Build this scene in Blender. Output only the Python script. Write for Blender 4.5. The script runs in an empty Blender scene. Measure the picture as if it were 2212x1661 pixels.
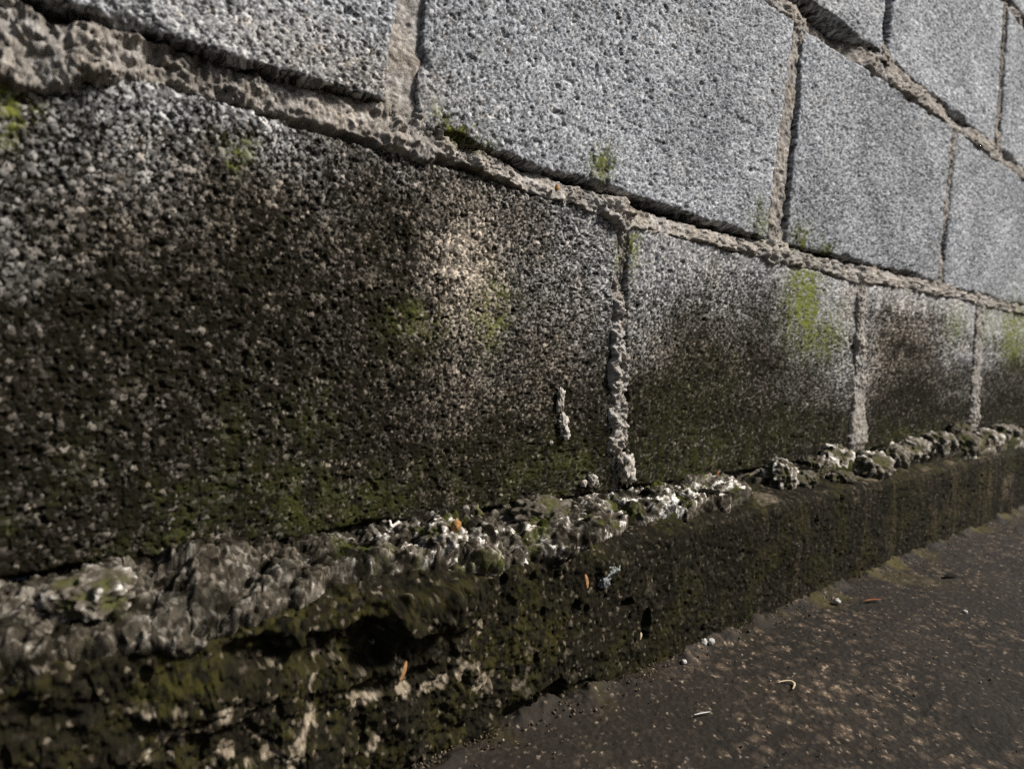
import bpy, math
import numpy as np

# ------------------------------------------------------------------ camera
SC = bpy.context.scene
COL = SC.collection
CAM = np.array([0.0, -0.3119, 0.2139])
YAW, PITCH, ROLL = math.radians(51.192), math.radians(-3.563), math.radians(3.082)
F_ = np.array([math.cos(YAW)*math.cos(PITCH), math.sin(YAW)*math.cos(PITCH), math.sin(PITCH)])
R0 = np.array([math.sin(YAW), -math.cos(YAW), 0.0])
U0 = np.cross(R0, F_)
R_ = R0*math.cos(ROLL) + U0*math.sin(ROLL)
U_ = -R0*math.sin(ROLL) + U0*math.cos(ROLL)
from mathutils import Matrix, Vector
cd = bpy.data.cameras.new('camera')
cam = bpy.data.objects.new('camera', cd)
COL.objects.link(cam)
cam.matrix_world = Matrix(((R_[0], U_[0], -F_[0], CAM[0]), (R_[1], U_[1], -F_[1], CAM[1]),
                           (R_[2], U_[2], -F_[2], CAM[2]), (0, 0, 0, 1)))
cd.sensor_width = 36.0
cd.lens = 1371.0/2212.0*36.0
cd.clip_start = 0.01
cd.clip_end = 400.0
cd.dof.use_dof = True
cd.dof.focus_distance = 0.42
cd.dof.aperture_fstop = 9.0
SC.camera = cam

# ------------------------------------------------------------------ sky, sun, exposure
SUN_TO = Vector((0.52, -0.52, 0.70)).normalized()
w = bpy.data.worlds.new('World')
SC.world = w
w.use_nodes = True
wn, wl = w.node_tree.nodes, w.node_tree.links
wn.clear()
wo = wn.new('ShaderNodeOutputWorld'); wb = wn.new('ShaderNodeBackground'); ws = wn.new('ShaderNodeTexSky')
ws.sky_type = 'NISHITA'
ws.sun_disc = False
ws.sun_elevation = math.asin(SUN_TO.z)
ws.sun_rotation = math.atan2(SUN_TO.x, SUN_TO.y)
ws.dust_density = 3.0
wb.inputs['Strength'].default_value = 0.05
wl.new(ws.outputs[0], wb.inputs['Color']); wl.new(wb.outputs[0], wo.inputs['Surface'])
sd = bpy.data.lights.new('sun', 'SUN')
sd.energy = 4.4
sd.angle = math.radians(10)
sd.color = (1.0, 0.985, 0.965)
sun = bpy.data.objects.new('sun', sd)
COL.objects.link(sun)
sun.rotation_euler = SUN_TO.to_track_quat('Z', 'Y').to_euler()
SC.view_settings.view_transform = 'Standard'
SC.view_settings.look = 'None'
SC.view_settings.gamma = 1.0
SC.view_settings.exposure = 0.64
SC.render.engine = 'CYCLES'
SC.cycles.use_denoising = False
SC.cycles.max_bounces = 6

# ------------------------------------------------------------------ noise (numpy, millimetres)
def hsh(ix, iy, iz, seed):
    h = (ix.astype(np.int64)*374761393 + iy.astype(np.int64)*668265263 + iz.astype(np.int64)*2147483647 + seed*974711) & 0xffffffff
    h = ((h ^ (h >> 13))*1274126177) & 0xffffffff
    h = ((h ^ (h >> 16))*2246822519) & 0xffffffff
    return ((h ^ (h >> 15)) & 0xffffff).astype(np.float32)/np.float32(0xffffff)

def vn(x, y, z, seed):
    x0, y0, z0 = np.floor(x), np.floor(y), np.floor(z)
    fx, fy, fz = x-x0, y-y0, z-z0
    fx, fy, fz = (f*f*(3-2*f) for f in (fx, fy, fz))
    out = 0
    for a in (0, 1):
        for b in (0, 1):
            for c in (0, 1):
                out = out + hsh(x0+a, y0+b, z0+c, seed)*(fx if a else 1-fx)*(fy if b else 1-fy)*(fz if c else 1-fz)
    return out*2-1

def vn2(x, y, seed):
    x0, y0 = np.floor(x), np.floor(y)
    fx, fy = x-x0, y-y0
    fx, fy = fx*fx*(3-2*fx), fy*fy*(3-2*fy)
    zz = np.zeros_like(x0)
    return ((hsh(x0, y0, zz, seed)*(1-fx)+hsh(x0+1, y0, zz, seed)*fx)*(1-fy)
            + (hsh(x0, y0+1, zz, seed)*(1-fx)+hsh(x0+1, y0+1, zz, seed)*fx)*fy)*2-1

def fbm2(x, y, scale, seed, octv=4):
    a, s, o = 1.0, 1.0/scale, 0
    for i in range(octv):
        o = o + a*vn2(x*s + 17.3*i, y*s - 9.1*i, seed+i)
        a *= .5; s *= 2.03
    return o*.62

def fbm3(x, y, z, scale, seed, octv=4):
    a, s, o = 1.0, 1.0/scale, 0
    for i in range(octv):
        o = o + a*vn(x*s + 17.3*i, y*s - 9.1*i, z*s + 3.7*i, seed+i)
        a *= .5; s *= 2.03
    return o*.62

def voro(x, y, cell, seed):
    """distance to nearest jittered point (in cells), second distance, two random values of that point"""
    gx, gy = x/cell, y/cell
    x0, y0 = np.floor(gx), np.floor(gy)
    F1 = np.full(gx.shape, 9., np.float32); F2 = F1.copy()
    I = np.zeros(gx.shape, np.float32); J = np.zeros(gx.shape, np.float32)
    z0 = np.zeros_like(x0)
    for a in (-1, 0, 1):
        for b in (-1, 0, 1):
            cx, cy = x0+a, y0+b
            px = cx + hsh(cx, cy, z0, seed); py = cy + hsh(cx, cy, z0+1, seed)
            d = np.hypot(gx-px, gy-py).astype(np.float32)
            m = d < F1
            F2 = np.where(m, F1, np.minimum(F2, d))
            F1 = np.where(m, d, F1)
            I = np.where(m, cx, I); J = np.where(m, cy, J)
    return F1, F2, hsh(I, J, z0+2, seed), hsh(I, J, z0+3, seed)

def voro3(x, y, z, cell, seed):
    gx, gy, gz = x/cell, y/cell, z/cell
    x0, y0, z0 = np.floor(gx), np.floor(gy), np.floor(gz)
    F1 = np.full(gx.shape, 9., np.float32)
    R1 = np.zeros(gx.shape, np.float32)
    for a in (-1, 0, 1):
        for b in (-1, 0, 1):
            for c in (-1, 0, 1):
                cx, cy, cz = x0+a, y0+b, z0+c
                r1 = hsh(cx, cy, cz, seed)
                d = np.sqrt((gx-cx-r1)**2 + (gy-cy-hsh(cx, cy, cz, seed+1))**2 + (gz-cz-hsh(cx, cy, cz, seed+2))**2).astype(np.float32)
                m = d < F1
                F1 = np.where(m, d, F1); R1 = np.where(m, hsh(cx, cy, cz, seed+3), R1)
    return F1, R1

def sst(a, b, x):
    t = np.clip((x-a)/(b-a), 0, 1)
    return t*t*(3-2*t)

def blobs(s, z, table):
    o = np.zeros(np.shape(s), np.float32)
    for (a, b, ra, rb, k) in table:
        o = np.maximum(o, k/100.*np.exp(-((s-a)/ra)**2-((z-b)/rb)**2))
    return o

def pxmm(s):                      # size of one picture element on the wall, mm
    return np.maximum(.627*np.maximum(s, 0)+243, 240)/635.

def s_list(s0, s1, k=.95, coarse=3.0, vis=(-4, 1480)):
    out, s = [s0], s0
    while s < s1:
        if s < vis[0]:
            st = min(coarse, vis[0]-s+.3)
        elif s > vis[1]:
            st = 8.0
        else:
            st = k*pxmm(s)*min(math.hypot(s, 312)/312., 3.0)
        s += st
        out.append(min(s, s1))
    return np.array(out)

# ------------------------------------------------------------------ mesh building
def setprops(o, label=None, category=None, group=None, kind=None):
    for k, v in (('label', label), ('category', category), ('group', group), ('kind', kind)):
        if v:
            o[k] = v
    return o

def empty(name, loc=(0, 0, 0)):
    o = bpy.data.objects.new(name, None)
    o.location = loc
    o.empty_display_size = .05
    COL.objects.link(o)
    return o

def raw_mesh(name, V, faces, attrs, mat, parent=None, origin=None, nper=4):
    """V (n,3) in mm world; faces (m,nper)"""
    V = np.asarray(V, np.float64)/1000.
    if origin is None:
        origin = V.mean(0)
    origin = np.asarray(origin, float)
    me = bpy.data.meshes.new(name)
    n, m = len(V), len(faces)
    me.vertices.add(n); me.loops.add(m*nper); me.polygons.add(m)
    me.vertices.foreach_set('co', (V-origin).astype(np.float32).ravel())
    me.loops.foreach_set('vertex_index', np.asarray(faces, np.int32).ravel())
    me.polygons.foreach_set('loop_start', (np.arange(m)*nper).astype(np.int32))
    me.polygons.foreach_set('loop_total', np.full(m, nper, np.int32))
    me.update(calc_edges=True)
    for k, v in (attrs or {}).items():
        at = me.attributes.new(k, 'FLOAT', 'POINT')
        at.data.foreach_set('value', np.asarray(v, np.float32).ravel())
    me.shade_smooth()
    me.materials.append(mat)
    o = bpy.data.objects.new(name, me)
    COL.objects.link(o)
    if parent is not None:
        o.parent = parent
        o.location = Vector(origin) - parent.location
    else:
        o.location = origin
    return o

def grid_faces(n, m, off=0, flip=False):
    i = np.arange(n*m).reshape(n, m)
    a, b, c, d = i[:-1, :-1], i[1:, :-1], i[1:, 1:], i[:-1, 1:]
    q = (a, d, c, b) if flip else (a, b, c, d)
    return np.stack([v.ravel() for v in q], 1)+off

def grid_mesh(name, P, attrs, mat, parent=None, origin=None, flip=False):
    n, m = P.shape[:2]
    return raw_mesh(name, P.reshape(-1, 3), grid_faces(n, m, 0, flip), attrs, mat, parent, origin)

# ------------------------------------------------------------------ materials
def masonry(name, ramp, stain=(.0042, .0039, .0026), stain2=(.0122, .0098, .0052), moss=(.185, .20, .040),
            warm=(.30, .235, .15), rough=.9, bump=.25, fine=900., spec=.03):
    m = bpy.data.materials.new(name)
    m.use_nodes = True
    N, L = m.node_tree.nodes, m.node_tree.links
    N.clear()
    out = N.new('ShaderNodeOutputMaterial'); bs = N.new('ShaderNodeBsdfPrincipled')
    L.new(bs.outputs[0], out.inputs['Surface'])
    geo = N.new('ShaderNodeNewGeometry')
    def noise(scale, det=3, rgh=.6):
        t = N.new('ShaderNodeTexNoise')
        t.inputs['Scale'].default_value = scale; t.inputs['Detail'].default_value = det
        t.inputs['Roughness'].default_value = rgh
        L.new(geo.outputs['Position'], t.inputs['Vector'])
        return t.outputs['Fac']
    def attr(n):
        a = N.new('ShaderNodeAttribute'); a.attribute_name = n
        return a.outputs['Fac']
    def math_(op, a, b):
        q = N.new('ShaderNodeMath'); q.operation = op
        for i, v in enumerate((a, b)):
            if isinstance(v, (int, float)): q.inputs[i].default_value = v
            else: L.new(v, q.inputs[i])
        return q.outputs[0]
    def mix(f, a, b, mode='MIX'):
        q = N.new('ShaderNodeMix'); q.data_type = 'RGBA'; q.blend_type = mode
        if isinstance(f, (int, float)): q.inputs[0].default_value = f
        else: L.new(f, q.inputs[0])
        for i, v in ((6, a), (7, b)):
            if isinstance(v, tuple): q.inputs[i].default_value = v+(1,)
            else: L.new(v, q.inputs[i])
        return q.outputs[2]
    n1 = noise(fine, 2); n2 = noise(260., 3); n3 = noise(45., 4)
    g = math_('ADD', attr('grain'), math_('MULTIPLY', math_('SUBTRACT', n1, .5), .55))
    cr = N.new('ShaderNodeValToRGB')
    els = cr.color_ramp.elements
    while len(els) < len(ramp): els.new(.5)
    for e, (p, c) in zip(els, ramp):
        e.position = p; e.color = c+(1,)
    L.new(g, cr.inputs['Fac'])
    c = mix(math_('MULTIPLY', attr('warm'), .75), cr.outputs['Color'], mix(1.0, cr.outputs['Color'], (1.25, .98, .68), 'MULTIPLY'))
    st = math_('MULTIPLY', attr('stain'), math_('ADD', .88, math_('MULTIPLY', n2, .24)))
    st = math_('MINIMUM', math_('MAXIMUM', st, 0), 1)
    c = mix(st, c, mix(n3, stain, stain2))
    mo = math_('MINIMUM', math_('MULTIPLY', attr('moss'), math_('ADD', .35, math_('MULTIPLY', n2, 1.2))), 1)
    c = mix(mo, c, mix(n1, moss, tuple(v*.35 for v in moss)))
    L.new(c, bs.inputs['Base Color'])
    bs.inputs['Roughness'].default_value = rough
    bs.inputs['Specular IOR Level'].default_value = spec
    bp = N.new('ShaderNodeBump')
    bp.inputs['Strength'].default_value = bump
    bp.inputs['Distance'].default_value = .0006
    L.new(noise(fine*1.3, 4, .7), bp.inputs['Height'])
    L.new(bp.outputs[0], bs.inputs['Normal'])
    return m

M_BLOCK = masonry('weathered_concrete_block', [(0, (.04, .041, .043)), (.35, (.162, .166, .172)), (.7, (.350, .357, .365)), (1, (.62, .62, .61))])
M_MORTAR = masonry('lime_mortar', [(0, (.10, .092, .082)), (.45, (.275, .259, .238)), (.8, (.46, .44, .412)), (1, (.66, .645, .615))],
                   warm=(.4, .3, .2), stain=(.035, .028, .02), stain2=(.075, .062, .046), bump=1.0, fine=750.)
M_CRUST = masonry('grey_mortar_crust', [(0, (.03, .027, .021)), (.4, (.072, .063, .049)), (.75, (.195, .182, .156)), (1, (.72, .71, .67))], bump=1.0, fine=750.)
M_FOOT = masonry('algae_covered_concrete', [(0, (.06, .05, .035)), (.4, (.17, .145, .105)), (.75, (.30, .26, .20)), (1, (.46, .42, .35))],
                 stain=(.0038, .0036, .0026), stain2=(.0122, .0097, .005), moss=(.044, .039, .010), bump=.5, spec=.05)
M_GROUND = masonry('dark_damp_concrete', [(0, (.009, .0076, .006)), (.45, (.029, .0232, .0172)), (.8, (.070, .0555, .041)), (1, (.21, .172, .125))],
                   stain=(.0085, .0072, .0057), stain2=(.0215, .0168, .0115), moss=(.075, .058, .013), bump=.6, rough=.75, spec=.12)
M_MOSS = masonry('moss_fuzz', [(0, (.014, .014, .006)), (.5, (.036, .035, .011)), (1, (.10, .095, .032))], bump=0)
M_PEBBLE = masonry('pale_stone', [(0, (.26, .25, .23)), (.5, (.42, .41, .39)), (1, (.58, .57, .55))], bump=.15)
M_ORANGE = masonry('orange_grit', [(0, (.20, .09, .035)), (.5, (.33, .17, .07)), (1, (.48, .28, .14))], bump=.1)
M_RUST = masonry('dry_rust_leaf', [(0, (.11, .038, .02)), (.5, (.18, .062, .03)), (1, (.25, .11, .055))], bump=.1)
M_STRAW = masonry('dry_straw', [(0, (.30, .23, .13)), (.5, (.42, .34, .21)), (1, (.55, .47, .33))], bump=.1)
M_DARKLEAF = masonry('wet_dark_leaf', [(0, (.010, .009, .008)), (.5, (.016, .014, .012)), (1, (.03, .026, .02))], bump=.1, rough=.5)
M_LIME = masonry('bluish_lime_splash', [(0, (.16, .17, .17)), (.5, (.30, .315, .315)), (1, (.50, .52, .51))], bump=.3)

# ------------------------------------------------------------------ stain tables for the lowest course (s, z in mm)
CLEAN = [(-1,307,55),(-1,281,50),(-1,246,50),(-1,220,42),(-1,203,30),(-1,185,12),(-1,158,8),(-1,125,10),(16,293,50),(16,249,40),(16,212,20),(49,312,65),(
    49,293,60),(49,273,50),(50,254,33),(50,234,20),(50,215,15),(51,184,10),(52,133,13),(92,318,68),(93,297,50),(93,282,35),(94,261,20),(94,239,25),(
    95,217,12),(96,184,12),(97,139,12),(162,312,50),(162,296,35),(163,281,22),(164,259,17),(165,234,15),(166,209,17),(168,184,25),(169,145,12),(206,312,45),(
    207,296,42),(208,278,60),(210,252,62),(211,225,45),(213,197,36),(215,170,30),(216,141,15),(251,313,50),(252,296,36),(254,271,40),(256,242,37),(
    258,213,37),(260,183,37),(263,153,22),(264,132,12),(323,302,60),(325,277,52),(328,248,50),(330,216,40),(333,183,30),(336,159,20),(338,132,12),(
    362,298,80),(365,268,85),(369,234,70),(371,214,50),(373,193,25),(376,165,15),(379,129,10),(430,294,70),(433,272,55),(435,253,42),(438,231,28),(
    441,201,20),(446,163,20),(451,124,10),(534,297,70),(537,278,50),(541,249,27),(546,216,20),(557,138,12),(620,296,85),(627,255,70),(632,228,52),(
    636,200,30),(644,157,18),(701,295,95),(709,256,82),(718,206,70),(724,175,50),(732,134,25),(760,290,85),(772,233,60),(783,180,42),(792,137,20),(
    823,296,70),(828,274,25),(864,237,10),(878,180,12),(889,132,13),(895,296,70),(947,277,35),(1010,300,90),(1021,262,60),(1035,211,30),(1049,159,15),(
    1097,300,90),(1119,226,85),(1135,171,50),(1220,295,80),(1237,244,60),(1250,207,30),(1265,162,20),(1347,303,80),(1364,257,50),(1376,225,20),(
    1400,160,15)]
GREEN = [(1,290,8,10,70),(80,298,8,6,40),(181,212,16,13,48),(232,226,14,20,60),(229,206,14,8,50),(126,177,10,12,70),(83,173,8,13,50),(268,131,34,15,70),(
    135,123,41,15,60),(74,130,25,13,45),(305,141,37,19,60),(450,132,86,23,50),(353,287,10,16,80),(521,334,19,16,70),(320,336,14,12,70),(198,335,16,6,100),(
    208,328,13,5,80),(592,328,16,13,80),(643,330,18,9,50),(614,277,33,40,100),(650,233,52,37,60),(444,182,84,23,40),(598,149,88,23,40),(1339,287,71,53,100),(
    1197,293,47,42,40),(905,126,99,12,40),(1054,277,49,25,35)]
WARM = [(212,255,34,55,100),(198,184,44,32,70),(215,156,55,22,40),(279,198,34,45,45),(94,239,27,13,50),(28,254,25,18,35),(428,208,80,37,45),(868,220,110,67,80),(
    122,348,81,17,40),(-1,297,14,20,40)]
_C = np.array(CLEAN, np.float32)
_m = (_C[:, 0] < 190) & (_C[:, 2] > 38)
_C[_m, 2] *= .95
_m = (np.abs(_C[:, 0]-210) < 8) & (_C[:, 1] < 290)
_C[_m, 2] = np.minimum(_C[_m, 2]*1.3, 80)

def clean_map(s, z):
    num = np.zeros(s.shape, np.float32); den = np.zeros(s.shape, np.float32)
    ws_ = z*0
    zz = z + 16*fbm2(s, z, 34, 901, 3) + 9*vn2(s/5.5, z/60, 902)*sst(300, 500, s) + 5*vn2(s/3., z/30, 903)
    ss = s + 7*fbm2(s, z, 22, 905, 3)
    for (a, b, c) in _C:
        k = np.clip(150./(a+90.), .12, 1.0)
        wgt = 1./(((ss-a)*k)**2 + (zz-b)**2 + 110.)**1.5
        num += wgt*c; den += wgt
    return num/den/100.

# ------------------------------------------------------------------ the blocks
wall = empty('block_wall', (0.6, 0.0, 0.11))
setprops(wall, 'grey hollow concrete block wall with beige mortar joints, its lowest course black with algae', 'wall')
MOSS_PTS = []

def block(q, seed, course, cell, cap, rough, vis=True, off=0.):
    """q: TL, TR, BR, BL corner positions (s, z) in mm"""
    TL, TR, BR, BL = [np.array(p, float) for p in q]
    s0, s1 = min(TL[0], BL[0]), max(TR[0], BR[0])
    hgt = ((TL-BL)[1]+(TR-BR)[1])/2
    if vis:
        S = s_list(s0, s1, k=1.02, coarse=6.)
        zst = 1.02*float(pxmm(np.clip((max(s0, 0)+s1)/2*.8, 0, 1500)))
    else:
        S = np.linspace(s0, s1, 60); zst = 6.
    RN = np.linspace(0, .3, 13)
    S = np.concatenate([S[0]+RN, S[1:-1], S[-1]-RN[::-1]])
    S = np.sort(S)
    nz = max(int(hgt/zst), 12)
    u = (S-s0)/(s1-s0)
    v = np.linspace(0, 1, nz)
    zv = 0.345 + .000372*min(s1, 1500)                     # top of the picture at this block's far end, metres
    zfrac = (zv*1000-BL[1])/hgt
    if vis and zfrac < .95:
        v = np.concatenate([np.arange(0, zfrac, zst/hgt), np.linspace(zfrac, 1, max(int((1-zfrac)*hgt/2.2), 8))])
    v = np.sort(np.concatenate([RN/hgt, v[1:-1], 1-RN[::-1]/hgt]))
    Ug, Vg = np.meshgrid(u, v, indexing='ij')
    X = (1-Vg)*((1-Ug)*BL[0]+Ug*BR[0]) + Vg*((1-Ug)*TL[0]+Ug*TR[0])
    Z = (1-Vg)*((1-Ug)*BL[1]+Ug*BR[1]) + Vg*((1-Ug)*TL[1]+Ug*TR[1])
    # wobbling outline
    wd = s1-s0
    dl, dr, db, dt = Ug*wd, (1-Ug)*wd, Vg*hgt, (1-Vg)*hgt
    nz1 = fbm2(X, Z, 30, seed+40, 2)*2.4
    X = X + nz1*(np.exp(-dl/9)+np.exp(-dr/9)); Z = Z + fbm2(X, Z, 30, seed+41, 2)*2.6*(np.exp(-db/9)+np.exp(-dt/9))
    chip = np.clip(fbm2(X, Z, 20, seed+42, 4)-.12, 0, 1)
    d = np.minimum(np.minimum(dl, dr), np.minimum(db, dt)) + .5*fbm2(X, Z, 4, seed+43, 3)
    r = 2.6 + 14*chip
    for (cs, cz, cr, ck) in ((203, 325, 15, 9), (862, 322, 26, 16), (640, 540, 40, 12), (580, 533, 25, 9), (985, 548, 25, 10), (330, 322, 14, 5), (1215, 545, 30, 12)):
        r = r + ck*np.exp(-((X-cs)/cr)**2-((Z-cz)/9.)**2)
    dd = np.clip(r-np.maximum(d, 0), 0, None)
    edge = r - np.sqrt(np.clip(r*r-dd*dd, 0, None))
    # aggregate relief
    big = 1.0 if course > 1 else 1.0 + .18*sst(260, 20, X)
    w1, w2 = fbm2(X, Z, 1.9, seed+3, 3), fbm2(X, Z, 1.9, seed+4, 3)
    cell = cell*(.86 if course == 1 else .82)
    wx, wz = (X+.65*w1)/big, (Z+.65*w2)/big
    F1, F2, ra, rb = voro(wx, wz, cell*1.55, seed)
    A = np.sqrt(np.clip(1-(F1/(.26+.36*rb))**2, 0, 1))*(.75+.4*rb)*(ra > .62)
    G1, G2, ga, gb = voro(wx, wz, cell*.82, seed+9)
    B = np.sqrt(np.clip(1-(G1/(.42+.34*ga))**2, 0, 1))*(.30+.65*gb)
    H1, H2, ha, hb = voro(wx, wz, cell*.42, seed+15)
    Cc = np.sqrt(np.clip(1-(H1/.66)**2, 0, 1))*(.2+.8*hb)
    h = np.maximum(np.maximum(A*.95, B*.82), Cc*.60) + .18*Cc
    h = np.where(h > cap, cap+(h-cap)*.3, h)
    gap = np.clip(-fbm2(X, Z, 2.2, seed+16, 3)-.08, 0, 1)*2.2
    pit = np.clip(fbm2(X, Z, 5.5, seed+5, 3)-.36, 0, 1)*4.5 + gap
    lay = np.where(A*.95 > np.maximum(B*.82, Cc*.6), 0, np.where(B*.82 > Cc*.6, 1, 2))
    h = h*rough*(.90 if course == 1 else .88) - pit*rough + .4*fbm2(X, Z, 15, seed+6, 3) + 1.1*fbm2(X, Z, 75, seed+7, 2)
    bev = np.clip(dd/r, 0, 1)**2
    Y = off - h*(1-.85*bev) + edge*1.0 + .6
    Z = Z + bev*1.5*fbm3(X, Y, Z, 2.6, seed+53, 3)*(np.minimum(db, dt) < np.minimum(dl, dr)); X = X + bev*1.2*fbm3(X, Y, Z, 2.6, seed+54, 3)
    for i, dep in zip(range(11, -1, -1), (2, 3.4, 4.8, 6.2, 7.6, 9, 10.6, 12.4, 14.5, 17, 21, 27)):
        for sl in ((i, slice(None)), (-1-i, slice(None)), (slice(None), i), (slice(None), -1-i)):
            Y[sl] = np.maximum(Y[sl], dep)
    side = sst(1.5, 5, Y)
    X = X + side*3.0*fbm3(X, Y, Z, 4.5, seed+51, 4); Z = Z + side*4.2*fbm3(X, Y, Z, 5, seed+52, 4)
    # pigments
    ra2 = (ra-.62)/.38
    grain = np.choose(lay, [.37+.55*ra2, .11+.74*ga, .07+.64*ha]) + .24*(ha-.5) + .14*fbm2(X, Z, 55, seed+8, 3) + {23: -.09, 24: -.06, 22: -.04, 21: .0, 32: .03, 31: .02}.get(seed, 0.)
    rnd = np.choose(lay, [.35+.55*rb, gb, hb*.9])
    grn = blobs(X+6*fbm2(X, Z, 12, seed+36, 3), Z+14*fbm2(X*2.5, Z*.7, 20, seed+37, 3), GREEN)
    if course == 1:
        cl = clean_map(X, Z)
    else:
        cl = .93 + .18*fbm2(X, Z, 60, seed+21, 3) - .28*np.exp(-db/9.)*sst(-.25, .5, fbm2(X, Z, 30, seed+23, 3)+.12)
        cl = cl - .75*np.clip(grn, 0, 1)*sst(-.3, .3, fbm2(X, Z, 7, seed+24, 3))
        cl = cl - .30*sst(.0, .6, fbm2(X, Z, 90, seed+25, 2))*.6
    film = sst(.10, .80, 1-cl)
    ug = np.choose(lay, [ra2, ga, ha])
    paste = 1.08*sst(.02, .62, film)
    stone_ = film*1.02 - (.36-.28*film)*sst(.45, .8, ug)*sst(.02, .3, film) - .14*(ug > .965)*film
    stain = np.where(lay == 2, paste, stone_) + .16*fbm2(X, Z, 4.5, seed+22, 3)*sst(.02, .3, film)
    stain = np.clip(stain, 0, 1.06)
    if course == 1:
        dark = sst(.55, .95, 1-cl)
        moss = np.clip(grn, 0, 1)*(.20+1.6*sst(200, 250, Z)) + .045*dark*sst(-.1, .5, fbm2(X, Z, 22, seed+31, 3)) + .095*sst(175, 120, Z)*sst(-.1, .4, fbm2(X, Z, 14, seed+32, 3))
    else:
        moss = grn*1.0
    moss = moss*sst(-.30, .35, fbm2(X, Z, 3.2, seed+33, 3)*.6 + .45*fbm2(X*2.2, Z*.6, 16, seed+35, 3) + .6*(rnd-.5) + .02)
    warm = blobs(X, Z, WARM) + (.25 if course == 1 else .08)*sst(.1, .6, fbm2(X, Z, 35, seed+34, 3)) + (.35*sst(.92, 1., hsh(np.floor(wx/3), np.floor(wz/3), X*0, seed+99)) if True else 0)
    if course == 1:
        warm = warm + .22 + .6*sst(.45, .8, 1-cl)
    if vis and course == 1:
        sel = np.random.RandomState(seed).rand(*X.shape) < .045*np.clip(moss, 0, 1)**1.5*(Z < 190)
        MOSS_PTS.append(np.stack([X[sel], Y[sel], Z[sel]], 1))
    P = np.stack([X, Y, Z], -1)
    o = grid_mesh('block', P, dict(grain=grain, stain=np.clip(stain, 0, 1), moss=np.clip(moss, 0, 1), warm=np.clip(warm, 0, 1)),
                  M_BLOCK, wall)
    return o

# course 1 (bottom), 2, 3, 4: corners TL, TR, BR, BL fitted to the wall
block([(-52, 317), (341, 309), (354, 110), (-46, 112)], 11, 1, 2.05, .95, .95)
block([(350, 305), (729, 303), (751, 112), (361, 110)], 12, 1, 2.1, .95, .95)
block([(740, 305), (1128, 314), (1156, 114), (764, 112)], 13, 1, 2.4, .95, 1.0)
block([(1150, 316), (1550, 316), (1560, 114), (1174, 114)], 14, 1, 2.4, .95, 1.0)
block([(-230, 530), (164, 527), (157, 338), (-236, 330)], 21, 2, 2.4, .86, .9, True, -1.0)
block([(184, 524), (553, 516), (535, 321), (175, 329)], 22, 2, 2.2, .82, .9, True, -1.5)
block([(571, 518), (965, 526), (958, 326), (569, 322)], 23, 2, 2.5, .78, .9, True, -.5)
block([(974, 526), (1380, 528), (1376, 328), (974, 324)], 24, 2, 2.6, .78, .9, True, -1.0)
block([(350, 735), (728, 737), (735, 546), (356, 533)], 31, 3, 2.6, .8, .9, True, -1.0)
block([(758, 737), (1119, 739), (1140, 544), (751, 550)], 32, 3, 2.6, .8, .9, True, .5)
block([(1138, 739), (1530, 738), (1545, 542), (1160, 542)], 33, 3, 2.6, .8, .9, True, -.5)
block([(1120, 950), (1500, 950), (1500, 756), (1116, 754)], 41, 4, 2.6, .8, .9, True, 0.)
for c, (zb, zt, x0s) in enumerate([(112, 314, (-452, 1570, 1972)), (326, 526, (-642, 1392, 1794)), (544, 738, (-450, -50, 1556, 1960)), (755, 950, (-480, -80, 320, 720, 1512, 1915))]):
    for j, x0 in enumerate(x0s):
        block([(x0, zt), (x0+388, zt), (x0+388, zb), (x0, zb)], 60+c*10+j, c+1, 3, .8, .6, False)

# backing behind the joints
def box_mesh(name, lo, hi, attrs, mat, parent):
    (a, b, c), (d, e, f) = lo, hi
    V = [(a, b, c), (d, b, c), (d, e, c), (a, e, c), (a, b, f), (d, b, f), (d, e, f), (a, e, f)]
    Fc = [(0, 3, 2, 1), (4, 5, 6, 7), (0, 1, 5, 4), (1, 2, 6, 5), (2, 3, 7, 6), (3, 0, 4, 7)]
    return raw_mesh(name, V, Fc, {k: np.full(8, v) for k, v in attrs.items()}, mat, parent)
box_mesh('mortar_backing', (-640, 22, 104), (2350, 190, 948), dict(grain=.3, stain=.35, moss=0, warm=.3), M_MORTAR, wall)

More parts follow.
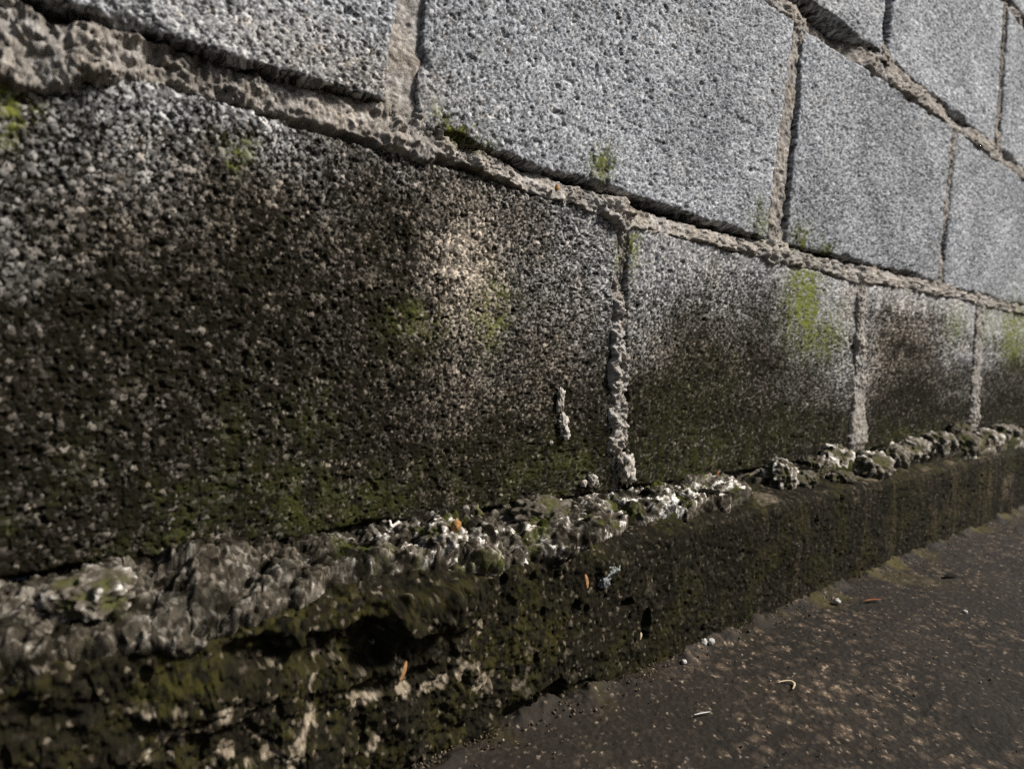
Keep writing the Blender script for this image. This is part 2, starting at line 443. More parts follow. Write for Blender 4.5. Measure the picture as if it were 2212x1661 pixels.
# ------------------------------------------------------------------ mortar joints
def joint(name, ctrl, seed, vertical=False, m=38, crumb_cell=3.4):
    """ctrl rows: along, across-centre, half width, protrusion (mm, + is proud of the blocks), crumbliness, darkening (dirt plus shade painted into recessed stretches)"""
    c = np.array(ctrl, float)
    if vertical:
        c = c[np.argsort(c[:, 0])]
        st = .95*float(pxmm(c[:, 1].mean()))
        A = np.linspace(c[0, 0], c[-1, 0], max(int((c[-1, 0]-c[0, 0])/st), 30))
    else:
        A = s_list(c[0, 0], c[-1, 0])
    ctr, hw, pr, cb, dirt_shade = [np.interp(A, c[:, 0], c[:, i]) for i in range(1, 6)]
    if not vertical:
        cb = np.maximum(cb, .38); ctr = ctr + .8*sst(170, 200, A)*sst(760, 700, A)
    th = np.linspace(-1.45, 1.45, m)
    Ag, T = np.meshgrid(A, th, indexing='ij')
    ex = lambda a: np.repeat(a[:, None], m, 1)
    ctr, hw, pr, cb, dirt_shade = map(ex, (ctr, hw*(1.2 if vertical else 1.06), pr, cb, dirt_shade))
    hw = hw*(1+.30*fbm2(Ag, T*6, 14, seed, 3)*(.4+cb))
    B = ctr + T*hw
    n1 = fbm2(Ag, B, 13, seed+1, 4); n2 = fbm2(Ag, B, 5.5, seed+2, 4)
    F1, F2, ra, rb = voro(Ag+.6*vn2(Ag/2, B/2, seed+4), B, crumb_cell, seed+3)
    lump = np.sqrt(np.clip(1-(F1/.72)**2, 0, 1))*(.3+ra)
    V1, V2, va, vb = voro(Ag+2*vn2(Ag/5, B/5, seed+6), B, crumb_cell*2.6, seed+5)
    lumpb = np.sqrt(np.clip(1-(V1/.75)**2, 0, 1))*va
    g1, g2, gr, gs = voro(Ag, B, 1.5, seed+8)
    pr = np.where(pr < 0, pr*(.55 if vertical else 1.0), pr*.8) - (.2 if vertical else 2.2) + (3.0*fbm2(Ag, B*.3, 26, seed+15, 3) - 2.5*sst(.1, .6, fbm2(Ag, B*1.6, 17, seed+16, 3)))*cb
    prof = pr - 1.0*T**2 - (0. if vertical else 2.6)*np.clip(T+.2, -.8, 1.2)
    h = prof + cb*(4.6*n1 + 3.6*n2 + .6*lump + 2.6*(lumpb-.3)) + .55*(1-cb)*n1 + .35*(1-g1)
    h = h - np.clip(np.abs(T)-1+.25*n2, 0, 1)*34
    Y = -h
    q1, q2 = voro3(Ag, h, B, 1.8, seed+21)
    h2 = fbm3(Ag, h, B, 3.2, seed+22, 3)
    Y = Y - (.25+cb)*(.7*np.sqrt(np.clip(1-(q1/.8)**2, 0, 1))*(q2+.2) + 2.3*h2 + 2.0*(1.8*np.abs(fbm3(Ag, h, B, 4.5, seed+23, 3))-.35))
    jit = cb*1.8*fbm3(Ag, h, B, 4, seed+11, 3)
    X, Z = (B+jit, Ag) if vertical else (Ag, B+jit)
    P = np.stack([X, Y, Z], -1)
    grain = .46 + .5*(gr-.5) + .25*n2 + .12*cb*(ra-.5)
    stain = np.clip(dirt_shade*.9 + .22*sst(.05, .5, fbm2(Ag, B, 16, seed+14, 4)) + .25*fbm2(Ag, B, 9, seed+12, 3)*dirt_shade, 0, 1)  # carries mortar dirt and the shade painted into recesses
    moss = np.clip(blobs(X, Z, GREEN)*.9, 0, 1)*sst(-.2, .4, n2)
    return grid_mesh(name, P, dict(grain=grain, stain=stain, moss=moss, warm=.25+.3*n1), M_MORTAR, wall, flip=not vertical)

# bed joint above the lowest course; recess at left is darkened to paint overhang shade
joint('bed_joint', [(-60, 321, 13, 5, 1, .3), (0, 320, 13, 5, 1., .3), (14, 317, 13, 5, 1., .38), (30, 321, 10, 4, 1., .38), (42, 325, 9, 0, .9, .3), (55, 326, 8, -6, .9, .5),
    (70, 327, 8, -6, .8, .5), (84, 326, 8, -2, 1., .35), (96, 327, 8, -5, .8, .35), (112, 327, 8, -4, .3, .15), (140, 328, 9, -3, .2, .05), (156, 326, 10, 0, .7, .03),
    (168, 326, 12, 5, .9, .03), (180, 324, 11, 6, .9, .1), (192, 322, 7, 4, .8, .05), (210, 320, 6, 3, .9, .05), (238, 318, 6, 3, .9, .05), (252, 316, 6, -1, .2, .02),
    (275, 315, 6, 0, .2, .02), (295, 314, 6, 2, .8, .05), (322, 313, 7, 4, .9, .03), (345, 310, 10, 5, .9, .03), (358, 309, 7, 1, .4, .02), (400, 310, 6, 0, .25, .02),
    (440, 310, 5, 1, .5, .03), (500, 310, 6, 2, .8, .08), (555, 311, 10, 4, .8, .05), (575, 312, 9, 4, .8, .05), (640, 311, 6, 2, .8, .05), (720, 310, 9, 2, .8, .05),
    (770, 314, 8, 3, .6, .05), (860, 316, 9, -2, .5, .1), (900, 316, 8, 2, .8, .05), (960, 319, 9, 4, .8, .05), (1080, 320, 6, 3, .8, .05), (1160, 321, 9, 4, .7, .05), (1400, 322, 7, 3, .8, .05),
    (1560, 321, 7, 3, .7, .05)], 301)
# bed joint above the second course
joint('bed_joint', [(150, 528, 8, 0, .5, .1), (520, 526, 8, 0, .5, .1), (555, 524, 9, 1, .5, .1), (575, 526, 10, -3, .5, .12), (600, 526, 11, -10, .5, .25), (660, 528, 11, -11, .4, .25), (690, 533, 9, -4, .6, .15),
    (725, 536, 13, 2, .6, .05), (760, 537, 13, 4, .6, .03), (830, 537, 9, 3, .6, .03), (920, 535, 9, 3, .5, .03), (960, 535, 8, -4, .4, .15), (1000, 536, 8, -3, .5, .1), (1040, 536, 9, 3, .5, .03), (1140, 537, 13, 4, .6, .05),
    (1200, 535, 9, -4, .6, .3), (1280, 535, 9, 2, .6, .05), (1560, 535, 8, 2, .6, .05)], 302)
joint('bed_joint', [(330, 745, 8, -3, .5, .1), (900, 746, 8, -5, .5, .2), (1115, 746, 8, -6, .6, .3), (1180, 747, 8, 1, .7, .1), (1250, 747, 8, -6, .5, .3), (1540, 747, 8, -2, .5, .1)], 303)
# upright joints: course 2
joint('head_joint', [(322, 166, 10, -3, .5, .05), (345, 167, 11, -5.5, .10, .05), (400, 171, 11, -5, .12, .06), (460, 174, 11, -5, .12, .08), (530, 174, 11, -5, .12, .08)], 311, True)
joint('head_joint', [(318, 554, 10, 2, .5, .15), (338, 553, 10, -5, .3, .25), (400, 556, 10, -6, .22, .12), (450, 559, 10, -6, .22, .10), (490, 562, 9, -6, .2, .08), (522, 563, 10, -1, .5, .1)], 312, True)
joint('head_joint', [(320, 966, 9, 2, .5, .05), (350, 965, 10, -1, .5, .1), (375, 966, 8, -9, .4, .4), (420, 967, 9, 0, .4, .05), (460, 968, 8, -2, .4, .1), (500, 969, 10, 0, .4, .02), (526, 969, 10, 0, .4, .02)], 313, True)
# course 1
joint('head_joint', [(110, 358, 8, -6, .6, .7), (128, 358, 8, -3, .7, .4), (150, 353, 8, 3, .8, .05), (180, 351, 7, 4, .9, .02), (205, 349, 8, 4, .9, .02), (225, 348, 6, 2, .9, .05), (245, 347, 5, 0, .8, .1),
    (258, 347, 5, -4, .6, .3), (285, 346, 6, -6, .5, .45), (300, 345, 7, -2, .7, .2), (312, 344, 8, 3, .7, .05)], 314, True)
joint('head_joint', [(112, 757, 12, -3, .5, .5), (124, 757, 16, 4, .25, .05), (140, 756, 17, 5, .12, .03), (165, 752, 12, 4, .12, .05), (200, 749, 10, 3, .5, .05), (250, 742, 9, 3, .6, .05), (285, 736, 8, 2, .6, .05), (300, 733, 9, -1, .6, .2), (312, 732, 9, 3, .5, .05)], 315, True)
joint('head_joint', [(112, 1165, 14, -1, .5, .3), (135, 1164, 16, 4, .6, .05), (160, 1161, 13, 3, .5, .05), (200, 1153, 14, 3, .5, .03), (250, 1146, 15, 3, .4, .03), (312, 1139, 15, 3, .4, .03)], 316, True)
# course 3
joint('head_joint', [(540, 743, 13, 2, .6, .03), (556, 744, 13, -4, .5, .2), (575, 745, 12, -17, .3, .75), (735, 745, 12, -17, .3, .75)], 317, True)
joint('head_joint', [(540, 1150, 13, 2, .6, .03), (570, 1148, 11, -6, .4, .25), (650, 1138, 10, -5, .4, .2), (738, 1128, 10, -7, .4, .3)], 318, True)

# ------------------------------------------------------------------ concrete footing
foot = empty('concrete_footing', (0.5, -0.02, 0.0))
setprops(foot, 'low dark concrete footing ledge under the block wall, crusted with spilled mortar and moss', 'footing')
PROF = np.array([(14, 103), (-10, 99.5), (-36, 94), (-42, 92), (-45.5, 88), (-46.5, 82), (-47.5, 55), (-48.5, 20), (-49, 0), (-49, -12)], float)
PL = np.concatenate([[0], np.cumsum(np.hypot(*np.diff(PROF, axis=0).T))])

def prof(t):
    y = np.interp(t, PL, PROF[:, 0]); z = np.interp(t, PL, PROF[:, 1])
    e = 3.
    ty = np.interp(t+e, PL, PROF[:, 0])-np.interp(t-e, PL, PROF[:, 0]); tz = np.interp(t+e, PL, PROF[:, 1])-np.interp(t-e, PL, PROF[:, 1])
    l = np.hypot(ty, tz)+1e-6
    return y, z, tz/l, -ty/l          # normal (y, z): up on the ledge, towards the path on the face

FACE_T = lambda z: np.interp(-z, -PROF[:, 1], PL)      # arc length for a height on the face
# (s, z on face, radius s, radius z, push out mm)
FEAT = [(134, 69, 13, 14, -12), (112, 73, 14, 8, -7), (84, 80, 15, 7, -6), (163, 79, 21, 11, 8), (186, 77, 17, 13, 5), (28, 94, 6, 5, -6), (60, 70, 22, 12, 3), (96, 84, 10, 7, 5),
        (254, 8, 12, 9, -9), (232, 4, 14, 8, -5), (278, 2, 16, 8, -4), (200, 2, 20, 8, 2), (272, 57, 4, 5, -7), (320, 49, 6, 3.5, -7), (219, 93, 8, 7, -7), (303, 77, 14, 10, 3), (340, 30, 5, 12, -5),
        (150, 48, 26, 5, -4), (60, 40, 30, 14, -3), (20, 30, 20, 14, 3), (110, 28, 22, 12, 2)]

def foot_disp(S, T, y, z):
    left = sst(330, 120, S)
    d = 2.2*fbm2(S, T, 42, 501, 3) + .8*fbm2(S, T, 12, 502, 4) + left*(3.8*fbm2(S, T, 22, 503, 4)+1.1*fbm2(S, T, 6, 504, 3))
    F1, F2, a, b = voro(S, T*.62, 13., 505)
    rad = .10+.14*a
    d = d - np.where(b > .84, 3.5*np.clip(1-(F1/rad)**2, 0, 1)**.5, 0)
    F1, F2, a, b = voro(S*1.1, T*.55, 5., 506)
    d = d - np.where(b > .86, 1.2*np.clip(1-(F1/(.2+.16*a))**2, 0, 1)**.5, 0)
    t1, t2, ta, tb = voro(S+5*fbm2(S, T, 12, 530, 3), T+5*fbm2(S, T, 12, 531, 3), 15., 532)
    d = d + left*(3.2*(ta-.5) + 2.2*(tb-.5)*(S-T)/30.*0)*sst(0., .12, t2-t1)
    d = d + (.4+.5*left)*1.5*(1.9*np.abs(fbm2(S, T, 8, 540, 4))-.35)
    for (fs, fz, rs, rz, k) in FEAT:
        ft = FACE_T(fz)
        q = ((S-fs)/rs)**2 + ((T-ft)/rz)**2 + .35*fbm2(S, T, 9, 520, 3)
        d = d + k*sst(1.15, .55, q)
    return d

fS = np.concatenate([np.linspace(-600, -34, 60)[:-1], s_list(-34, 2400, k=.85, vis=(-34, 1480))])
fT = np.concatenate([np.linspace(0, 40, 50)[:-1], np.arange(40, PL[-1]-12, .82), [PL[-1]-6, PL[-1]]])
Sg, Tg = np.meshgrid(fS, fT, indexing='ij')
y, z, ny, nz_ = prof(Tg)
fd = foot_disp(Sg, Tg, y, z)
c1, c2, ga, gb = voro(Sg, Tg, 1.7, 510)
grit = np.sqrt(np.clip(1-(c1/.62)**2, 0, 1))*(.2+ga)*.6 + .9*fbm2(Sg, Tg, 2.8, 522, 3)
dd_ = fd + grit
P = np.stack([Sg, y+ny*dd_, z+nz_*dd_], -1)
leftw = sst(330, 90, Sg)
patch = sst(.30, .44, (.5-2.2*np.abs(fbm2(Sg*1.15, Tg*.7, 22, 511, 4)))*.7 + .5*fbm2(Sg, Tg, 9, 523, 4) - .06 + .16*leftw - .04 - .7*sst(260, 420, Sg) - .12*sst(45, 85, z))*sst(.0, 1, leftw+.15)
patch = patch*sst(85, 60, z)
streak = sst(.2, .9, fbm2(Sg*3.0, Tg*.22, 14, 512, 4)+.35)*sst(260, 700, Sg)
st = 1.08 - .85*patch - .13*streak - .10*gb + .1*fbm2(Sg, Tg, 5, 513, 3)
st = st - (.42-.27*sst(260, 420, Sg))*(gb > .95) - .25*blobs(Sg, z, [(303, 74, 22, 12, 90), (340, 60, 30, 20, 40)])*sst(-.2, .4, fbm2(Sg, Tg, 6, 514, 3))
st = st - .35*sst(.15, .5, fbm2(Sg, Tg, 30, 516, 3))*(z > 92)
mo = .62*sst(-.1, .5, fbm2(Sg, Tg, 26, 515, 4)+.20*leftw+.02)*(1-patch) + .5*blobs(Sg, z, [(95, 88, 30, 5, 100), (170, 86, 30, 5, 100), (200, 70, 25, 20, 60), (10, 88, 20, 14, 80), (60, 74, 30, 10, 80), (250, 45, 40, 30, 50)])
mo = mo + .55*sst(12, 1, z)*sst(230, 420, Sg)*sst(-.3, .3, fbm2(Sg, Tg*0, 40, 518, 3)) + .30*sst(84, 92, z)*sst(300, 500, Sg)*sst(0, .5, fbm2(Sg, Tg, 18, 519, 3))
mo = mo*sst(-.3, .3, fbm2(Sg, Tg, 3, 517, 3))
gr = .15 + .6*ga + .2*fbm2(Sg, Tg, 4, 524, 3)
pinkA = blobs(Sg, z, [(1160, 46, 14, 22, 70), (1195, 40, 14, 22, 70), (1178, 62, 12, 14, 80), (1085, 52, 9, 26, 50), (1290, 62, 16, 26, 70)])*sst(-.4, .1, fbm2(Sg, Tg, 14, 521, 3))
st = st - .45*pinkA
sel = np.random.RandomState(5).rand(*Sg.shape) < .07*np.clip(mo, 0, 1)**1.4*(Sg > -10)*(Sg < 900)
MOSS_PTS.append(P[sel])
grid_mesh('footing_body', P, dict(grain=gr, stain=np.clip(st, 0, 1), moss=np.clip(mo, 0, 1), warm=np.clip(.3+.6*pinkA+.5*streak, 0, 1)), M_FOOT, foot)

# ------------------------------------------------------------------ spilled mortar crust on the ledge
def crust(name, s0, s1, seed, amp, edge, light, mosst):
    """amp / edge / light: rows (s, value)"""
    S = s_list(s0, s1, k=1.0 if s0 < 300 else .65, vis=(-34, 1480))
    T = np.arange(2, 80, .56 if s0 < 500 else .9)
    Sg, Tg = np.meshgrid(S, T, indexing='ij')
    ia = lambda tab: np.interp(Sg, [r[0] for r in tab], [r[1] for r in tab])
    y, z, ny, nz_ = prof(Tg)
    te = ia(edge) + 7*fbm2(Sg, Sg*0, 26, seed+1, 3) + 3*fbm2(Sg, Tg, 7, seed+2, 3)
    # lumps of different size
    wS = Sg + 3.*fbm2(Sg, Tg, 9, seed+3, 3); wT = Tg + 3.*fbm2(Sg, Tg, 9, seed+4, 3)
    a1, ra = voro3(wS, y, z+.5*(wT-Tg), 19, seed+5)
    L1 = np.sqrt(np.clip(1-(a1/.85)**2, 0, 1))*(.2+1.0*ra)
    b1, sa = voro3(wS, y+wT-Tg, z, 7, seed+6)
    L2 = np.sqrt(np.clip(1-(b1/.8)**2, 0, 1))*(.1+sa)
    n = fbm2(Sg, Tg, 16, seed+8, 4)
    fac = sst(te, te-11, Tg)
    th = ia(amp)*(.42 + .45*L1 + .55*n)*fac + (1.1+2.2*L2*ia(light))*fac*1.0 - (1-fac)*6 - 1.2
    th = th*sst(-2, 10, Sg-s0+8*n)*sst(-2, 10, s1-Sg+8*n) - 4*(1-sst(-2, 10, Sg-s0)*sst(-2, 10, s1-Sg))
    dny = ny - .25; dnz = nz_ + .35
    l = np.hypot(dny, dnz); dny, dnz = dny/l, dnz/l
    fdv = foot_disp(Sg, Tg, y, z)*.5
    X = Sg + 1.2*fbm2(Sg, Tg, 6, seed+9, 3)
    P = np.stack([X, y+dny*th+ny*fdv, z+dnz*th+nz_*fdv], -1)
    fs_ = 1./(1+np.clip(Sg-450, 0, 900)/450.)
    px_, py_, pz_ = P[..., 0]*fs_, P[..., 1]*fs_**.7, P[..., 2]*fs_**.7
    e1, e2 = voro3(px_, py_, pz_, 4.6, seed+31)
    c1, ga = voro3(px_, py_, pz_, 2.2, seed+33)
    more = 1.6*np.sqrt(np.clip(1-(e1/.8)**2, 0, 1))*(e2-.1) + 1.0*np.sqrt(np.clip(1-(c1/.8)**2, 0, 1))*ga + 2.2*(1.9*np.abs(fbm3(px_, py_, pz_, 8, seed+37, 4))-.35) + 1.5*fbm3(px_, py_, pz_, 6, seed+34, 4)
    P = P + np.stack([1.5*fbm3(px_, py_, pz_, 5, seed+35, 3), dny*more, dnz*more], -1)*sst(.1, .6, fac)[..., None]
    n = fbm3(px_, py_, pz_, 14, seed+36, 4)
    li = np.interp(Sg, [r[0] for r in mosst], [r[1] for r in mosst])
    lich = sst(.05, .5, fbm3(px_, py_, pz_, 13, seed+10, 4)+.35*(e2-.5)+.30*(L1-.5)) * np.interp(Sg, [r[0] for r in light], [r[1] for r in light])
    grain = .28 + .85*(ga-.5) + .5*lich + .1*n + .26*(e2 > .88)*np.interp(Sg, [0, 60, 140, 180], [.5, .1, .3, 1])
    st = np.clip(.72-.85*lich+1.4*fbm3(px_, py_, pz_, 8, seed+11, 4)-.5*(e2-.4)-li*.25 - .35*(e2 > .86), 0, 1)
    mo = np.clip(.5*sst(.15, .55, fbm2(Sg, Tg, 12, seed+12, 3)), 0, 1)*(1-lich)*(1-li)
    keep = P
    return grid_mesh(name, keep, dict(grain=np.clip(grain, 0, 1), stain=st, moss=mo, warm=.25+.3*n), M_CRUST, foot)

crust('mortar_crust', -120, 345, 601,
      amp=[(-120, 15), (0, 16), (45, 15), (66, 22), (90, 19), (115, 13), (140, 9), (180, 13), (215, 12), (270, 13), (310, 8), (345, 6)],
      edge=[(-120, 64), (0, 62), (40, 66), (75, 70), (100, 66), (125, 58), (150, 55), (200, 66), (255, 68), (300, 64), (345, 52)],
      light=[(-120, .42), (0, .42), (45, .3), (70, .15), (120, .2), (150, .4), (185, .95), (215, .5), (300, .45), (345, .65)],
      mosst=[(-120, .9), (40, .9), (60, 1), (120, 1), (150, .3), (345, .3)])
crust('mortar_crust', 342, 520, 611,
      amp=[(340, 6), (370, 9), (420, 12), (470, 10), (520, 5)],
      edge=[(340, 54), (400, 56), (450, 58), (490, 48), (520, 36)],
      light=[(340, .9), (400, 1.0), (450, 1.1), (520, .8)], mosst=[(340, .3), (520, .3)])
crust('mortar_crust', 515, 1460, 621,
      amp=[(515, 7), (600, 9), (700, 13), (800, 15), (950, 17), (1080, 18), (1200, 16), (1460, 14)],
      edge=[(515, 30), (620, 34), (760, 46), (850, 46), (950, 50), (1050, 56), (1460, 54)],
      light=[(515, 1.), (700, 1.1), (1000, .9), (1460, .8)], mosst=[(515, .2), (1460, .2)])

def lump(name, c, r, seed, mat, parent, light=.6, sub=5, amp=.35, st=.3, warm=.3, cellk=.28):
    import bmesh
    bm = bmesh.new()
    bmesh.ops.create_icosphere(bm, subdivisions=sub, radius=1.0)
    V = np.array([v.co[:] for v in bm.verts], np.float64)
    Fc = np.array([[v.index for v in f.verts] for f in bm.faces], np.int32)
    bm.free()
    r = np.array(r, float); R = r.mean()
    Q = V*r
    n = fbm3(Q[:, 0], Q[:, 1], Q[:, 2], R*.9, seed, 4)
    n2 = fbm3(Q[:, 0], Q[:, 1], Q[:, 2], R*.28, seed+5, 4)
    amp = amp*1.35
    n = fbm3(Q[:, 0], Q[:, 1], Q[:, 2], R*1.2, seed, 4)
    rid = .4+1.2*np.abs(fbm3(Q[:, 0], Q[:, 1], Q[:, 2], R*.42, seed+9, 3))
    k = 1 + amp*(1.0*n + .55*n2 + .55*(rid-.75))
    Q = V*r*k[:, None]
    w1, w2 = voro3(Q[:, 0], Q[:, 1], Q[:, 2], min(4.2, R*.5), seed+20)
    w3, w4 = voro3(Q[:, 0], Q[:, 1], Q[:, 2], min(1.9, R*.3), seed+24)
    fd_ = min(1., R/9.)*(1.7*np.sqrt(np.clip(1-(w1/.8)**2, 0, 1))*(w2-.1) + .8*np.sqrt(np.clip(1-(w3/.8)**2, 0, 1))*w4 + 1.3*fbm3(Q[:, 0], Q[:, 1], Q[:, 2], 3., seed+28, 3))
    P = Q + V*fd_[:, None] + np.array(c, float)
    n2 = n2 + .5*(w2-.5)
    lich = sst(-.15, .45, n2*.7+n*.4 + .1)*light
    grain = .22 + .55*lich + .15*n2 + .3*(w4-.5)
    return raw_mesh(name, P, Fc, dict(grain=np.clip(grain, 0, 1), stain=np.clip(st-.5*lich+.4*n2, 0, 1), moss=np.clip(.25-.6*n2-lich, 0, .6)*.6, warm=np.full(len(V), warm)), mat, parent, nper=3)

for i, (c, r, li) in enumerate([((560, -17, 106), (18, 14, 14), 1.0), ((603, -20, 100), (20, 13, 7), .5), ((640, -12, 108), (24, 12, 11), .9), ((690, -9, 113), (26, 12, 12), 1.25), ((662, -27, 97), (22, 11, 7), .5),
        ((738, -24, 101), (36, 18, 13), .9), ((815, -16, 106), (30, 14, 13), .7), ((885, -14, 109), (38, 15, 13), .9), ((965, -17, 113), (44, 18, 17), .9), ((1030, -22, 106), (36, 18, 18), .5), ((1075, -8, 124), (26, 10, 16), .4), ((1150, -20, 108), (54, 18, 16), 1.), ((1270, -16, 110), (60, 17, 15), .8),
        ((186, -27, 108), (13, 11, 8), 1.1), ((28, -25, 108), (15, 12, 9), .9), ((268, -14, 108), (20, 12, 9), .5), ((425, -12, 101), (17, 10, 9), .9)]):
    lump('mortar_lump', c, r, 700+13*i, M_CRUST, foot, light=li)

lump('lime_splash', (303, -47.2, 75), (8, 2.2, 4), 977, M_LIME, foot, light=.4, sub=4, amp=.5, st=.35, warm=0)
lump('lime_splash', (296, -47.4, 69), (5, 2.0, 3.5), 978, M_LIME, foot, light=.3, sub=4, amp=.6, st=.45, warm=0)
# mortar crumbs stuck on the lowest course
for i, (c, r) in enumerate([((292, -1.0, 180), (2.6, 2.2, 6.5)), ((295, -1.5, 164), (3.6, 2.0, 4.0)), ((298, -1.5, 155.5), (3.4, 2.5, 4.2)), ((360, -3, 129), (8, 4, 9)), ((365, -2, 120), (5, 4, 6)), ((327, -3, 121), (5, 3.5, 3.5)),
        ((318, -2, 119), (2.5, 2, 2)), ((286, -1, 150), (1.6, 1.2, 1.6))]):
    lump('mortar_crumb', c, r, 900+7*i, M_MORTAR, wall, light=.9, sub=4, amp=.55, st=.02)

# ------------------------------------------------------------------ ground
gx = np.concatenate([-np.geomspace(40000, 300, 14), np.linspace(-250, 130, 12)[:-1], np.arange(130, 460, 1.15), np.arange(460, 800, 1.7), np.arange(800, 1560, 3.4), np.geomspace(1600, 60000, 16)])
gy = np.concatenate([-np.geomspace(60000, 420, 14), np.linspace(-400, -270, 10)[:-1], np.arange(-270, -36, 1.1), np.linspace(-34, 60, 8), np.geomspace(100, 60000, 14)])
X, Yg = np.meshgrid(gx, gy, indexing='ij')
near = (X > 128)*(X < 1560)*(Yg > -271)*1.0
c1, c2, ga, gb = voro(X, Yg, 1.9, 801)
h = near*(.8*np.sqrt(np.clip(1-(c1/.6)**2, 0, 1))*ga - 1.2*np.clip(fbm2(X, Yg, 4, 815, 3)-.3, 0, 1) + 1.6*fbm2(X, Yg, 60, 802, 3) + .35*fbm2(X, Yg, 6, 803, 3) + 6.*sst(-66, -44, Yg+6*fbm2(X, X*0, 25, 806, 3))*sst(-.3, .5, fbm2(X, Yg, 24, 807, 3)+.15)*(1+.5*fbm2(X, Yg, 5, 816, 3)))
v1, v2, va, vb = voro(X+2.5*fbm2(X, Yg, 7, 812, 3), Yg+2.5*fbm2(X, Yg, 7, 813, 3), 11, 804)
spot = sst(.48, .16, v1/(.6+.8*va))*(vb > .1)*sst(-.45, .25, fbm2(X, Yg, 70, 805, 2)+.25*fbm2(X, Yg, 5, 814, 2))*(.45+.55*va)
sp = (gb > .95)
gr = np.clip(.16 + .40*ga + .42*spot*(.6+.6*gb) + .45*sp, 0, 1)
stn = np.clip(.74 - .85*spot - .25*ga*(gb > .7) + .5*fbm2(X, Yg, 45, 808, 3) - .6*sp, 0, 1)
mo = .95*sst(-76, -54, Yg + 12*fbm2(X, X*0, 40, 809, 3))*sst(420, 600, X)*sst(-.1, .4, fbm2(X, Yg, 30, 810, 3)) + .4*sst(.25, .6, fbm2(X, Yg, 55, 811, 3))*sst(-150, -60, Yg)
fine_ = (X > 128)*(X < 1560)*(Yg > -271)
gr = np.where(fine_, gr, .34); stn = np.where(fine_, stn, .55); spot = np.where(fine_, spot, .3)
ground = grid_mesh('ground', np.stack([X, Yg, h], -1), dict(grain=gr, stain=stn, moss=np.clip(mo, 0, 1)*near, warm=np.clip(.2+.3*spot, 0, 1)), M_GROUND, origin=(0, 0, 0))
setprops(ground, 'dark damp concrete path with tan speckles beside the footing', 'ground', kind='structure')

# ------------------------------------------------------------------ moss fuzz
rs = np.random.RandomState(9)
tuft = []
for (ts, tz, a_, c_, k_) in ((197, 333, 8, 4, 900), (210, 328, 9, 3.5, 700), (322, 330, 5, 6, 250), (522, 330, 6, 8, 250), (352, 285, 3, 12, 300), (592, 328, 5, 6, 200)):
    tuft.append(np.stack([ts+a_*rs.randn(k_), -.5+1.2*rs.rand(k_), tz+c_*rs.randn(k_)-.25*a_*0], 1))
MOSS_PTS.append(np.concatenate(tuft))
B = np.concatenate(MOSS_PTS)
if len(B) > 60000:
    B = B[rs.permutation(len(B))[:60000]]
n = len(B)
ln = .6+1.5*rs.rand(n); wdt = .14+.16*rs.rand(n)
ang = rs.rand(n)*6.283
dirv = np.stack([.7*rs.randn(n), -1.0+.4*rs.randn(n), .35+.6*rs.randn(n)], 1)
dirv /= np.linalg.norm(dirv, axis=1)[:, None]
side = np.cross(dirv, rs.randn(n, 3)); side /= np.linalg.norm(side, axis=1)[:, None]
V = np.stack([B-side*wdt[:, None]-dirv*.3, B+side*wdt[:, None]-dirv*.3, B+dirv*ln[:, None]], 1).reshape(-1, 3)
gcol = np.repeat(np.clip(.35+.3*fbm2(B[:, 0], B[:, 2], 18, 990, 3)+.25*rs.randn(n), 0, 1), 3)
z0 = np.zeros(len(V))
mo_ = raw_mesh('moss', V, np.arange(len(V)).reshape(-1, 3), dict(grain=gcol, stain=z0, moss=z0, warm=z0), M_MOSS, nper=3)
setprops(mo_, 'short olive green moss fuzz on the footing and lowest blocks', 'moss', kind='stuff')

# ------------------------------------------------------------------ small loose things
def stone(label, cat, c, r, seed, mat, name='pebble', group=None):
    o = lump(name, c, r, seed, mat, None, light=.6, sub=3, amp=.25, st=-.3, warm=.1)
    return setprops(o, label, cat, group)

def leafbit(name, label, cat, pts, width, mat, normal=(0, 0, 1), thick=.25):
    """a thin curved sliver: polyline in mm, tapered width, slight gutter"""
    p = np.array(pts, float)
    t = np.linspace(0, 1, len(p)); tt = np.linspace(0, 1, 14)
    c = np.stack([np.interp(tt, t, p[:, i]) for i in range(3)], 1)
    k = np.ones(5)/5
    cp = np.pad(c, ((2, 2), (0, 0)), 'edge')
    c = np.stack([np.convolve(cp[:, i], k, 'valid') for i in range(3)], 1)
    tg = np.gradient(c, axis=0); tg /= np.linalg.norm(tg, axis=1)[:, None]+1e-9
    nn = np.array(normal, float)
    sd_ = np.cross(tg, nn); sd_ /= np.linalg.norm(sd_, axis=1)[:, None]+1e-9
    wv = width*np.sin(np.pi*np.clip(tt*.92+.05, 0, 1))**.6
    rings = []
    for a in np.linspace(0, 2*np.pi, 9)[:-1]:
        rings.append(c + sd_*(np.cos(a)*wv)[:, None] + nn*(thick*math.sin(a) + .25*width*math.cos(a)**2))
    P = np.stack(rings+[rings[0]], 1)
    z_ = np.zeros(P.shape[:2])
    o = grid_mesh(name, P, dict(grain=z_+.5+.2*rs.randn(*z_.shape), stain=z_, moss=z_, warm=z_), mat)
    return setprops(o, label, cat)

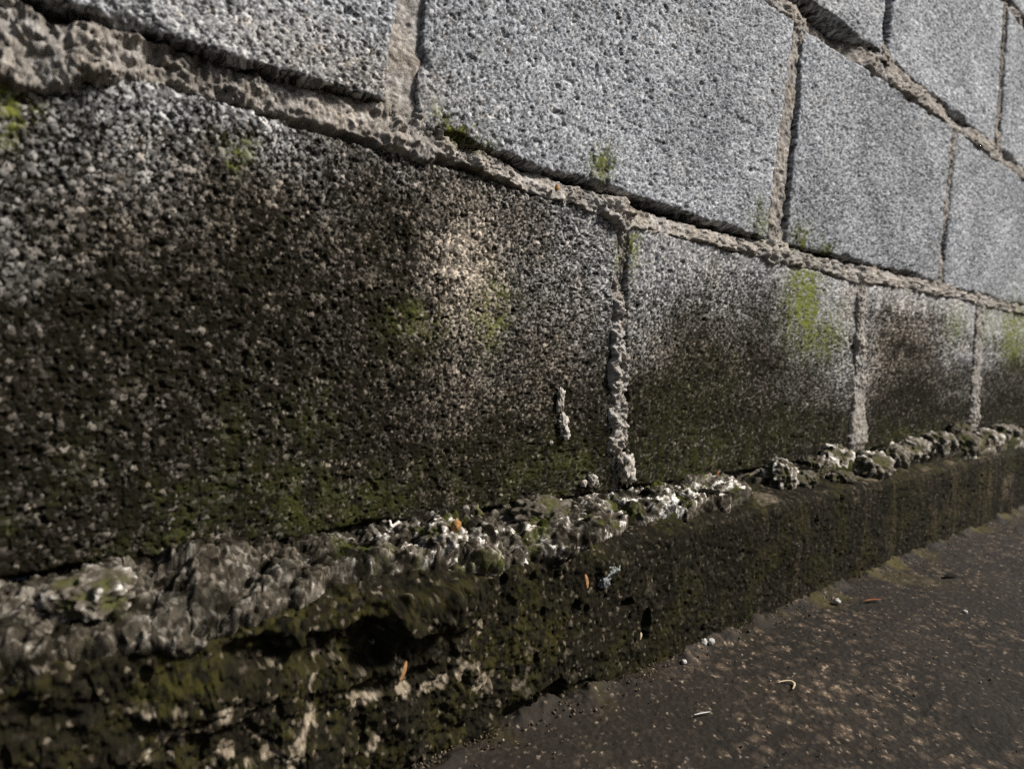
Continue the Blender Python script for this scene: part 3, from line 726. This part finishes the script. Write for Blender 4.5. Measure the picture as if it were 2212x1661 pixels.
# grit and soil gathered in the corner and on the path
ico = None
def grit(label, n, seed, posf, rad, mat):
    import bmesh
    r_ = np.random.RandomState(seed)
    bm = bmesh.new(); bmesh.ops.create_icosphere(bm, subdivisions=1, radius=1.0)
    V0 = np.array([v.co[:] for v in bm.verts]); F0 = np.array([[v.index for v in f.verts] for f in bm.faces]); bm.free()
    C0 = posf(r_, n); R_0 = rad[0]+(rad[1]-rad[0])*r_.rand(n)**3
    sc_ = R_0[:, None]*(.6+.8*r_.rand(n, 3))
    V = V0[None]*sc_[:, None, :]*(1+.45*(r_.rand(n, len(V0), 1)-.5)) + C0[:, None, :]
    Fc = F0[None] + (np.arange(n)*len(V0))[:, None, None]
    nv = n*len(V0); z_ = np.zeros(nv)
    o = raw_mesh('grit', V.reshape(-1, 3), Fc.reshape(-1, 3), dict(grain=np.repeat(np.clip(.35+.28*r_.randn(n), 0, 1), len(V0)), stain=np.repeat(.25+.6*r_.rand(n), len(V0)), moss=z_, warm=z_+.4), mat, nper=3)
    return setprops(o, label, 'grit', kind='stuff')

def corner(r_, n):
    x = 160+900*r_.rand(n)**1.6; y = -49-np.abs(r_.randn(n))*7*(.5+r_.rand(n))
    return np.stack([x, y, 1.2+2.2*np.exp(-(-50-y)/6.)*r_.rand(n)], 1)
def path(r_, n):
    x = 170+1000*r_.rand(n)**1.5; y = -52-210*r_.rand(n)
    return np.stack([x, y, .9+.5*r_.rand(n)], 1)
grit('brown grit and soil gathered in the corner at the foot of the footing', 1500, 71, corner, (.2, .95), M_FOOT)
grit('fine pale grit scattered over the dark path', 1300, 72, path, (.2, .8), M_FOOT)
stone('rounder of two white pebbles touching the foot of the dark footing', 'pebble', (403, -52, 3.2), (2.6, 2.2, 3.0), 31, M_PEBBLE)
stone('smaller of two white pebbles touching the foot of the dark footing', 'pebble', (411, -53, 2.6), (2.8, 2.0, 2.2), 32, M_PEBBLE)
stone('tiny grey white pebble on the path just off the footing', 'pebble', (369, -59.5, 1.6), (1.9, 1.6, 1.4), 33, M_PEBBLE)
stone('white pebble on the path beside the rust red needle', 'pebble', (579, -69, 2.4), (3.2, 2.6, 2.3), 34, M_PEBBLE)
stone('small white pebble lying out in the middle of the path', 'pebble', (658, -143, 2.0), (2.2, 2.0, 1.8), 35, M_PEBBLE)
stone('orange pebble set in the white mortar crust on the ledge', 'pebble', (189, -36, 116.0), (2.6, 2.2, 3.2), 36, M_ORANGE)
stone('bright orange grain stuck in the beige bed joint', 'grain', (277, -2.6, 316), (1.5, 1.2, 2.0), 37, M_ORANGE)
leafbit('needle', 'rust red broken needle lying flat on the dark path', 'needle', [(603, -82, 2.2), (613, -85, 2.6), (622, -90, 2.2)], 1.3, M_RUST)
leafbit('dry_stem', 'curled pale dry stem lying on the path', 'stem', [(397, -112, 2.0), (405, -114, 2.8), (409, -118, 2.6), (404, -121, 2.2), (398, -122, 1.8)], .7, M_STRAW)
leafbit('straw', 'short straight white straw on the path', 'straw', [(319, -103, 1.8), (325, -105, 2.2), (331, -107, 1.8)], .55, M_PEBBLE)
leafbit('leaf_scrap', 'black wet leaf scrap on the path beside the footing', 'leaf', [(747, -100, 2.6), (756, -103, 3.8), (766, -107, 2.4)], 3.2, M_DARKLEAF)
leafbit('leaf_scrap', 'orange brown leaf scrap clinging upright to the mossy footing below its hollow', 'leaf', [(152, -53, 60), (151, -53.5, 55), (149, -53, 50)], 1.0, M_ORANGE, (0, -1, 0))
leafbit('seed_husk', 'tan seed husk stuck on the dark lower face of the footing', 'husk', [(331, -50.5, 28.5), (331.5, -51, 26), (331, -50.5, 23)], .9, M_STRAW, (0, -1, 0))
leafbit('leaf_scrap', 'orange sliver on the footing face beside the bluish lime splash', 'leaf', [(274, -51, 79), (276, -51.5, 74), (277, -51, 69)], 1.0, M_ORANGE, (0, -1, 0))
leafbit('leaf_scrap', 'reddish leaf scrap standing behind the pale crust against the block', 'leaf', [(457, -18, 115), (458, -18, 118), (459, -17, 120)], 1.2, M_RUST, (0, -1, 0))
